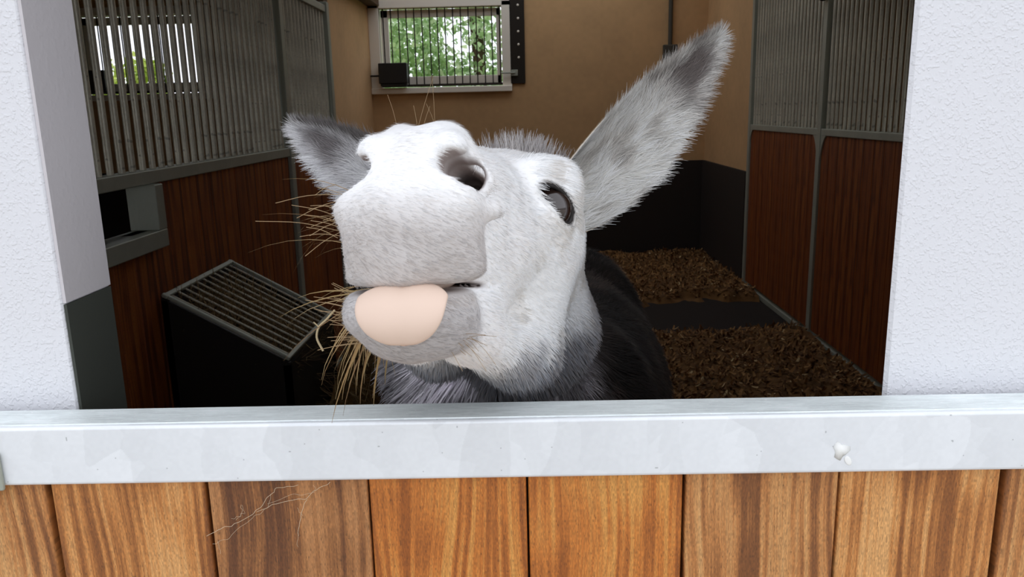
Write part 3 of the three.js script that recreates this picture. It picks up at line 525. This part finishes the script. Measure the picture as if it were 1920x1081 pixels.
const headGeo = surface(headField, [-0.15, -0.28, -0.2], [0.15, 0.11, 0.5], 0.0034);
const bodyGeo = surface(bodyField, [-0.35, -0.01, -2.05], [0.48, 1.5, -0.15], 0.014);
function paint(g, fn, m) { const p = g.attributes.position, c = [], v = V(0, 0, 0); for (let i = 0; i < p.count; i++) { v.fromBufferAttribute(p, i); c.push(...fn(v.x, v.y, v.z)); } g.setAttribute('color', new THREE.Float32BufferAttribute(c, 3)); }
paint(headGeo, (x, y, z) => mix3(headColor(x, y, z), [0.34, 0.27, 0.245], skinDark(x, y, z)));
paint(bodyGeo, bodyColor);
headGeo.applyMatrix4(HM);
{
  const g = mergeGeometries([headGeo, bodyGeo]); part('body', g, std({ vertexColors: true, roughness: 0.9 }), donkey);
}
// --- fur
const furMat = phys({ color: 0xffffff, roughness: 0.9, transmission: 0.35, thickness: 0 });
function sampler(g, seed) {
  const p = g.attributes.position, n = g.attributes.normal, ix = g.index, cum = [], a = V(), b = V(), c = V(), R = rng(seed); let s = 0;
  for (let i = 0; i < ix.count; i += 3) { a.fromBufferAttribute(p, ix.getX(i)); b.fromBufferAttribute(p, ix.getX(i + 1)); c.fromBufferAttribute(p, ix.getX(i + 2)); b.sub(a); c.sub(a); s += b.cross(c).length() / 2; cum.push(s); }
  return { area: s, R, pick(P, N) {
    const q = R() * s; let lo = 0, hi = cum.length - 1; while (lo < hi) { const m = (lo + hi) >> 1; if (cum[m] < q) lo = m + 1; else hi = m; }
    let u = R(), v = R(); if (u + v > 1) { u = 1 - u; v = 1 - v; } const w = 1 - u - v, I = [0, 1, 2].map((k) => ix.getX(lo * 3 + k));
    P.set(0, 0, 0); N.set(0, 0, 0); I.forEach((i, k) => { const t = [w, u, v][k]; P.x += p.getX(i) * t; P.y += p.getY(i) * t; P.z += p.getZ(i) * t; N.x += n.getX(i) * t; N.y += n.getY(i) * t; N.z += n.getZ(i) * t; }); N.normalize(); } };
}
function lay(N, dir, lift) { const t = dir.clone().addScaledVector(N, -dir.dot(N)); if (t.lengthSq() < 1e-6) t.set(0, -1, 0).addScaledVector(N, N.y); return t.normalize().addScaledVector(N, lift).normalize(); }
const FURQ = 1;
{ // head
  const S = sampler(headGeo, 11), R = S.R, P = V(), N = V(), M = [], Cc = [], nl = V();
  const rot = new THREE.Matrix3().setFromMatrix4(HI), rotW = new THREE.Matrix3().setFromMatrix4(HM);
  const want = 330000 * FURQ;
  for (let i = 0; i < want; i++) {
    S.pick(P, N); const q = toL(P); nl.copy(N).applyMatrix3(rot);
    if (q.z < -0.17 || nostrilIn(q.x, q.y, q.z) < 0.002 || slitIn(q.x, q.y, q.z) < 0.0025) continue;
    const [er, en] = almond(Math.abs(q.x), q.y, q.z); if (er < 1.2 && Math.abs(en) < 0.03) continue;
    const muz = sstep(0.36, 0.42, q.z); if (muz < 0.5 && R() < 0.5) continue; const low = sstep(-0.1, -0.17, q.y) * sstep(0.33, 0.2, q.z);
    const dir = V(Math.sign(q.x) * 0.25, -0.3 - 0.5 * low, -1).lerp(V(q.x + (R() - 0.5) * 0.05 > -0.03 ? 1 : -1, -0.28, -0.35), muz).add(V((R() - 0.5) * 0.35, (R() - 0.5) * 0.35, (R() - 0.5) * 0.35));
    const top = sstep(0.02, -0.05, q.z) * sstep(0.0, 0.03, q.y);
    const len = mix(mix(mix(0.012, 0.007, muz), 0.022, low), 0.02, top) * (0.6 + 0.7 * R()), lift = mix(mix(0.24, 0.27, muz), 0.45, low) * (0.5 + R());
    const c = headColor(q.x, q.y, q.z), k = 0.95 + 0.14 * R() - (R() < 0.1 ? 0.16 : 0), warm = (R() - 0.5) * 0.05;
    M.push(frameMat(P.clone().addScaledVector(N, -0.0006).sub(BASE), lay(nl, dir, lift).applyMatrix3(rotW), N, len, (0.0005 + 0.0004 * R()) * (1 + low) * (1 - 0.45 * muz))); Cc.push([c[0] * k + warm, c[1] * k, c[2] * k - warm].map((v) => clamp(v, 0.01, 0.98)));
  }
  // tuft between the ears
  for (let i = 0; i < 1700; i++) {
    const x = (R() + R() - 1) * 0.075, z = -0.015 - R() * 0.09, y = 0.054 - 0.5 * x * x / 0.1; const p = V(x, y - 0.006 * R(), z);
    const c = mix3([0.4, 0.37, 0.37], [0.8, 0.76, 0.73], R());
    M.push(frameMat(toW(p).sub(BASE), V((R() - 0.5) * 0.9 + x * 4, 1, 0.15 + (R() - 0.5) * 0.7).applyMatrix3(rotW), V(0, 0, 1), 0.018 + 0.036 * R(), 0.0011)); Cc.push(c);
  }
  instanced('face_fur', bladeGeo(3, -0.16), furMat, M, Cc, donkey);
}
{ // neck and trunk
  const S = sampler(bodyGeo, 21), R = S.R, P = V(), N = V(), M = [], Cc = [];
  for (let i = 0; i < 90000 * FURQ; i++) {
    S.pick(P, N); if (P.y < 0.5 || headField(...toL(P).toArray()) < 0.0) continue;
    const w = fbm(P.x * 5, P.y * 5, P.z * 5, 2), dir = V(Math.sign(P.x - 0.1) * 0.3 + w, -0.8 + 0.6 * w, -0.7 + w).add(V((R() - 0.5) * 0.5, (R() - 0.5) * 0.5, (R() - 0.5) * 0.5));
    const c = bodyColor(P.x, P.y, P.z), k = (0.6 + 0.9 * R() * R()) * (1 + 3.2 * Math.max(0, fbm(P.x * 10 + 3, P.y * 10, P.z * 10, 2)));  // noise clumps brightened to paint highlights on lit tufts
    M.push(frameMat(P.clone().sub(BASE), lay(N, dir, 0.25 + 0.25 * R()), N, 0.02 + 0.035 * R(), 0.0014 + 0.0014 * R())); Cc.push(c.map((v) => v * k));
  }
  instanced('coat_fur', bladeGeo(3, -0.18), furMat, M, Cc, donkey);
}
// --- ears: long cupped leaves with a thickness
function ear(base, tip, openDir, bow, halfW, seed, colors) {
  const nu = 44, nv = 22, axis = tip.clone().sub(base), L = axis.length(), A = axis.clone().normalize();
  const N0 = openDir.clone().addScaledVector(A, -openDir.dot(A)).normalize(), S0 = V().crossVectors(A, N0);
  const wid = (u) => halfW * Math.pow(Math.sin(Math.PI * clamp(0.17 + 0.83 * u)), 0.72) * (1 - 0.12 * u) + 0.0015;
  const at = (u, v, off) => { // v across, off along the thickness
    const w = wid(u), curl = mix(1.25, 0.5, sstep(0, 0.7, u)), a = v * curl, r = w / Math.sin(Math.min(curl, 1.45));
    const c = base.clone().addScaledVector(A, L * u).addScaledVector(bow, Math.sin(Math.PI * u));
    const nrm = N0.clone().multiplyScalar(Math.cos(a)).addScaledVector(S0, -Math.sin(a));
    return [c.addScaledVector(S0, r * Math.sin(a)).addScaledVector(N0, r * (1 - Math.cos(a))).addScaledVector(nrm, off * (1 - 0.7 * v * v) * (1 - 0.6 * u)), nrm];
  };
  const pos = [], col = [], idx = [], row = nv + 1;
  for (const [off, side] of [[0.004, 0], [-0.005, 1]]) for (let i = 0; i <= nu; i++) for (let j = 0; j <= nv; j++) { const [p] = at(i / nu, (j / nv) * 2 - 1, off); pos.push(p.x, p.y, p.z); col.push(...colors(i / nu, (j / nv) * 2 - 1, side)); }
  const n1 = row * (nu + 1); for (let i = 0; i < nu; i++) for (let j = 0; j < nv; j++) { const a = i * row + j, b = a + 1, c = a + row, d = c + 1; idx.push(a, c, b, b, c, d, n1 + a, n1 + b, n1 + c, n1 + b, n1 + d, n1 + c); }
  for (let i = 0; i < nu; i++) for (const j of [0, nv]) { const a = i * row + j, c = a + row; idx.push(a, n1 + a, c, c, n1 + a, n1 + c); }
  const g = new THREE.BufferGeometry(); g.setAttribute('position', new THREE.Float32BufferAttribute(pos, 3)); g.setAttribute('color', new THREE.Float32BufferAttribute(col, 3)); g.setIndex(idx); g.computeVertexNormals();
  const e = part('ear', g, std({ vertexColors: true, roughness: 0.95 }), donkey);
  const R = rng(seed), M = [], Cc = [];
  for (let i = 0; i < 26000 * FURQ; i++) {
    const u = 0.02 + 0.98 * R(), rim = R() < 0.3, v = rim ? (R() < 0.5 ? -1 : 1) * (0.8 + 0.2 * R()) : R() * 2 - 1, side = R() < 0.62 ? 0 : 1;
    const [p, n] = at(u, v, side ? -0.005 : 0.004), nn = n.clone().multiplyScalar(side ? -1 : 1);
    // inside, hairs sweep from the middle out over the rims and towards the tip
    const out = S0.clone().multiplyScalar(side ? v * 0.25 : v * 0.9 + 0.9 * noise3(u * 9, v * 2.5, seed)).addScaledVector(A, 0.8).add(V((R() - 0.5) * 0.7, (R() - 0.5) * 0.7, (R() - 0.5) * 0.7));
    const len = (side ? 0.008 : rim ? 0.016 : 0.027) * (0.5 + 0.8 * R()) * (1 - 0.35 * u), c = colors(u, v, side), k = (0.7 + 0.5 * R()) * (1 + 0.25 * noise3(u * 26, v * 7, seed + 3));
    M.push(frameMat(p.sub(BASE), lay(nn, out, side ? 0.25 : 0.4 * R() + 0.12), nn, len, 0.0005 + 0.0006 * R())); Cc.push(c.map((q) => clamp(q * k, 0.01, 0.9)));
  }
  instanced('ear_fur', bladeGeo(3, -0.2), furMat, M, Cc, e);
  return e;
}
{
  const lb = toW(V(0.053, -0.002, 0.005)), lt = V(0.2515, 1.611, -0.255);
  ear(lb, lt, V(0.55, 0.05, 0.85), V(0.004, -0.008, 0), 0.057, 31, (u, v, side) => {
    const n = noise3(u * 14, v * 3, 1); if (side) return mix3([0.5, 0.38, 0.25], [0.2, 0.15, 0.12], sstep(0.45, 0.8, u + 0.1 * n));
    let c = mix3([0.93, 0.91, 0.87], [0.5, 0.47, 0.44], 0.7 * sstep(0.2, 0.6, noise3(u * 7, v * 3.5, 5) + 0.2)); const dk = sstep(0.6, 0.78, u) * sstep(0.97, 0.86, u) * sstep(0.9, 0.3, Math.abs(v));
    c = mix3(c, [0.14, 0.1, 0.09], 0.85 * dk); c = mix3(c, [0.2, 0.15, 0.13], 0.55 * sstep(0.55, 0.7, u) * sstep(0.6, 0.85, Math.abs(v)) * (0.5 + n)); return c;
  }).userData.label = 'upright ear with pale fur inside';
  const rb = toW(V(-0.07, -0.035, 0.005)), rt = V(-0.285, 1.512, -0.225);
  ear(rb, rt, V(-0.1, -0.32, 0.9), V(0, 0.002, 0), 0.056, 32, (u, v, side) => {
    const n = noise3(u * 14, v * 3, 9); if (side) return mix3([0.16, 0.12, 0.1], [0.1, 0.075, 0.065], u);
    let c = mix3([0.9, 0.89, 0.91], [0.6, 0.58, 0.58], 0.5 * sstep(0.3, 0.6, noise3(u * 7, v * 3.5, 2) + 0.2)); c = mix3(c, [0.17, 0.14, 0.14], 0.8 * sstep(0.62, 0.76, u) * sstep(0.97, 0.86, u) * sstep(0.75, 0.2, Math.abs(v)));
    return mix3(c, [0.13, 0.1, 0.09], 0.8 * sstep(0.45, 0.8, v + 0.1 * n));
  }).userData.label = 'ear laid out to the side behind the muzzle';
}
// --- eyes
for (const s of [1, -1]) {
  const e = new THREE.SphereGeometry(EYER, 32, 20), c = toW(V(s * EYEC.x, EYEC.y, EYEC.z)); e.translate(c.x, c.y, c.z);
  const m = part('eye', e, phys({ color: 0x2c1f1a, roughness: 0.12, clearcoat: 1, clearcoatRoughness: 0.03 }), donkey);
  const lid = [], K = 32; for (let i = 0; i < K; i++) { const t = (i / K) * 2 * Math.PI, ca = Math.cos(t), a = ca * (ca < 0 ? 0.031 : 0.022), b = Math.sin(t) * 0.0119 - (a < 0 ? a * a * 6 : 0); const p = EC.clone().addScaledVector(EA, a).addScaledVector(EB, b); let n = 0.012; const q = V(); do { n -= 0.0005; q.copy(p).addScaledVector(EN, n); } while (headForm(q.x, q.y, q.z) > -0.0005 && n > -0.03); lid.push(toW(V(s * q.x, q.y, q.z))); }
  part('eyelid', tube(lid, 0.0024, 64, 6, true), std({ color: 0x1a1411, roughness: 0.6 }), m);
}
// --- tongue
{
  const path = new THREE.CatmullRomCurve3([V(0, -0.0665, 0.37), V(0, -0.0665, 0.43), V(0, -0.068, 0.454), V(0, -0.077, 0.467), V(0, -0.091, 0.471), V(0, -0.107, 0.466)]);
  const nu = 40, nv = 28, pos = [], idx = []; const P = V(), T = V();
  for (let i = 0; i <= nu; i++) { const t = i / nu; path.getPoint(t, P); path.getTangent(t, T); const up = V(0, T.z, -T.y); const w = 0.0355 * Math.pow(clamp(1 - Math.pow(Math.max(0, (t - 0.5) / 0.5), 2.6)), 0.5) * mix(0.55, 1, sstep(0.2, 0.5, t)) + 0.0003, th = 0.0065 * Math.pow(clamp(1 - Math.pow(t, 7)), 0.5) + 0.0006;
    for (let j = 0; j < nv; j++) { const a = (j / nv) * 2 * Math.PI, ca = Math.cos(a), sa = Math.sin(a), groove = sa > 0 ? -0.0016 * Math.exp(-(((ca * w) / 0.006) ** 2)) : 0; { const q = twist(V(ca * w, P.y + up.y * (sa * th + groove), P.z + up.z * (sa * th + groove))); pos.push(q.x, q.y, q.z); } } }
  for (let i = 0; i < nu; i++) for (let j = 0; j < nv; j++) { const a = i * nv + j, b = i * nv + ((j + 1) % nv), c = a + nv, d = b + nv; idx.push(a, b, c, b, d, c); }
  let g = new THREE.BufferGeometry(); g.setAttribute('position', new THREE.Float32BufferAttribute(pos, 3)); g.setIndex(idx); g.computeVertexNormals(); g.applyMatrix4(HM);
  const m = part('tongue', g, phys({ color: 0xe6cbb8, roughness: 0.5, sheen: 0.2 }), donkey); m.userData.label = 'pale pink tongue hanging over the lower lip';
}
// --- whiskers and the hay sticking out beside the chin
{
  const R = rng(61), G = [], add = (p, d, len, r) => { p = twist(p); const a = toW(p), dd = d.clone().normalize(), side = V(R() - 0.5, R() - 0.5, R() - 0.5).multiplyScalar(len * 0.35); const q = p.clone().addScaledVector(dd, len * 0.5).addScaledVector(side, 0.5), e = p.clone().addScaledVector(dd, len).add(side).add(V(0, -len * 0.1, 0)); const t = tube([a, toW(q), toW(e)], r, 8, 4); G.push(t); };
  for (let i = 0; i < 16; i++) { const y = -0.03 + 0.05 * R(); add(V(-0.05 - 0.01 * R(), y, 0.41 + 0.03 * R()), V(-1, (R() - 0.55) * 0.9, (R() - 0.7) * 0.8), 0.025 + 0.07 * R() * R(), 0.00025); }
  for (let i = 0; i < 34; i++) add(V(-0.038, -0.085 - 0.03 * R(), 0.42), V(-1, (R() - 0.3) * 0.6, (R() - 0.6) * 0.5), 0.02 + 0.04 * R(), 0.00025);
  for (let i = 0; i < 14; i++) add(V(0.03 * R() + 0.01, -0.11, 0.41), V(0.6, -0.3 + R() * 0.5, 0.1 + R() * 0.6), 0.02 + 0.03 * R(), 0.0002);
  for (let i = 0; i < 6; i++) add(V(-0.03 + 0.05 * R(), 0.06, 0.40), V((R() - 0.6), 1, (R() - 0.5)), 0.02 + 0.03 * R(), 0.00012);
  const m = part('whiskers', G, std({ color: 0xa48a66, roughness: 0.7 }), donkey); m.userData.kind = 'stuff';
}
{
  const o = toW(V(-0.036, -0.083, 0.35)), h = thing('hay_wisp', o, 'wisp of hay hanging from the far corner of the donkey mouth', 'hay'), R = rng(71), M = [], Cc = []; h.userData.kind = 'stuff';
  for (let i = 0; i < 130; i++) {
    const p = V((R() - 0.5) * 0.02, (R() - 0.5) * 0.016, (R() - 0.5) * 0.05), t = R(), d = V(-0.3 - 0.6 * R(), 0.05 - 1.4 * t, -0.3 - 0.7 * R());
    M.push(frameMat(p, d, V(0.2, 0.6, 0.8), 0.06 + 0.17 * R(), 0.001 + 0.0015 * R())); Cc.push(HAY[Math.floor(R() * 5)].slice());
  }
  for (let i = 0; i < 14; i++) { const p = V(-0.015 - 0.01 * R(), 0.045 + 0.05 * R(), 0.03), d = V(-1, (R() - 0.5) * 1.1 - 0.1, -0.3 - R() * 0.5); M.push(frameMat(p, d, V(0.1, 0.9, 0.4), 0.05 + 0.09 * R(), 0.0009)); Cc.push(HAY[Math.floor(R() * 5)].slice()); }
  instanced('hay_stalks', bladeGeo(5, -0.3), hayMat, M, Cc, h);
}
{ // one pale forked stalk caught in the wisp
  const g = thing('straw_stalk', V(-0.27, 1.28, -0.24), 'single pale forked straw stalk hanging over the feeder edge', 'straw'), m = std({ color: 0xc9b48c, roughness: 0.8 });
  part('stem', tube([V(-0.2460, 1.2790, -0.1864), V(-0.2572, 1.2671, -0.1836), V(-0.2671, 1.2579, -0.1814), V(-0.2701, 1.2446, -0.1783), V(-0.2622, 1.2276, -0.1746)], 0.0016, 16, 6), m, g);
  part('side_stem', tube([V(-0.2671, 1.2579, -0.1814), V(-0.2738, 1.2642, -0.1826)], 0.001, 3, 5), m, g);
}
renderer.render(scene, camera);
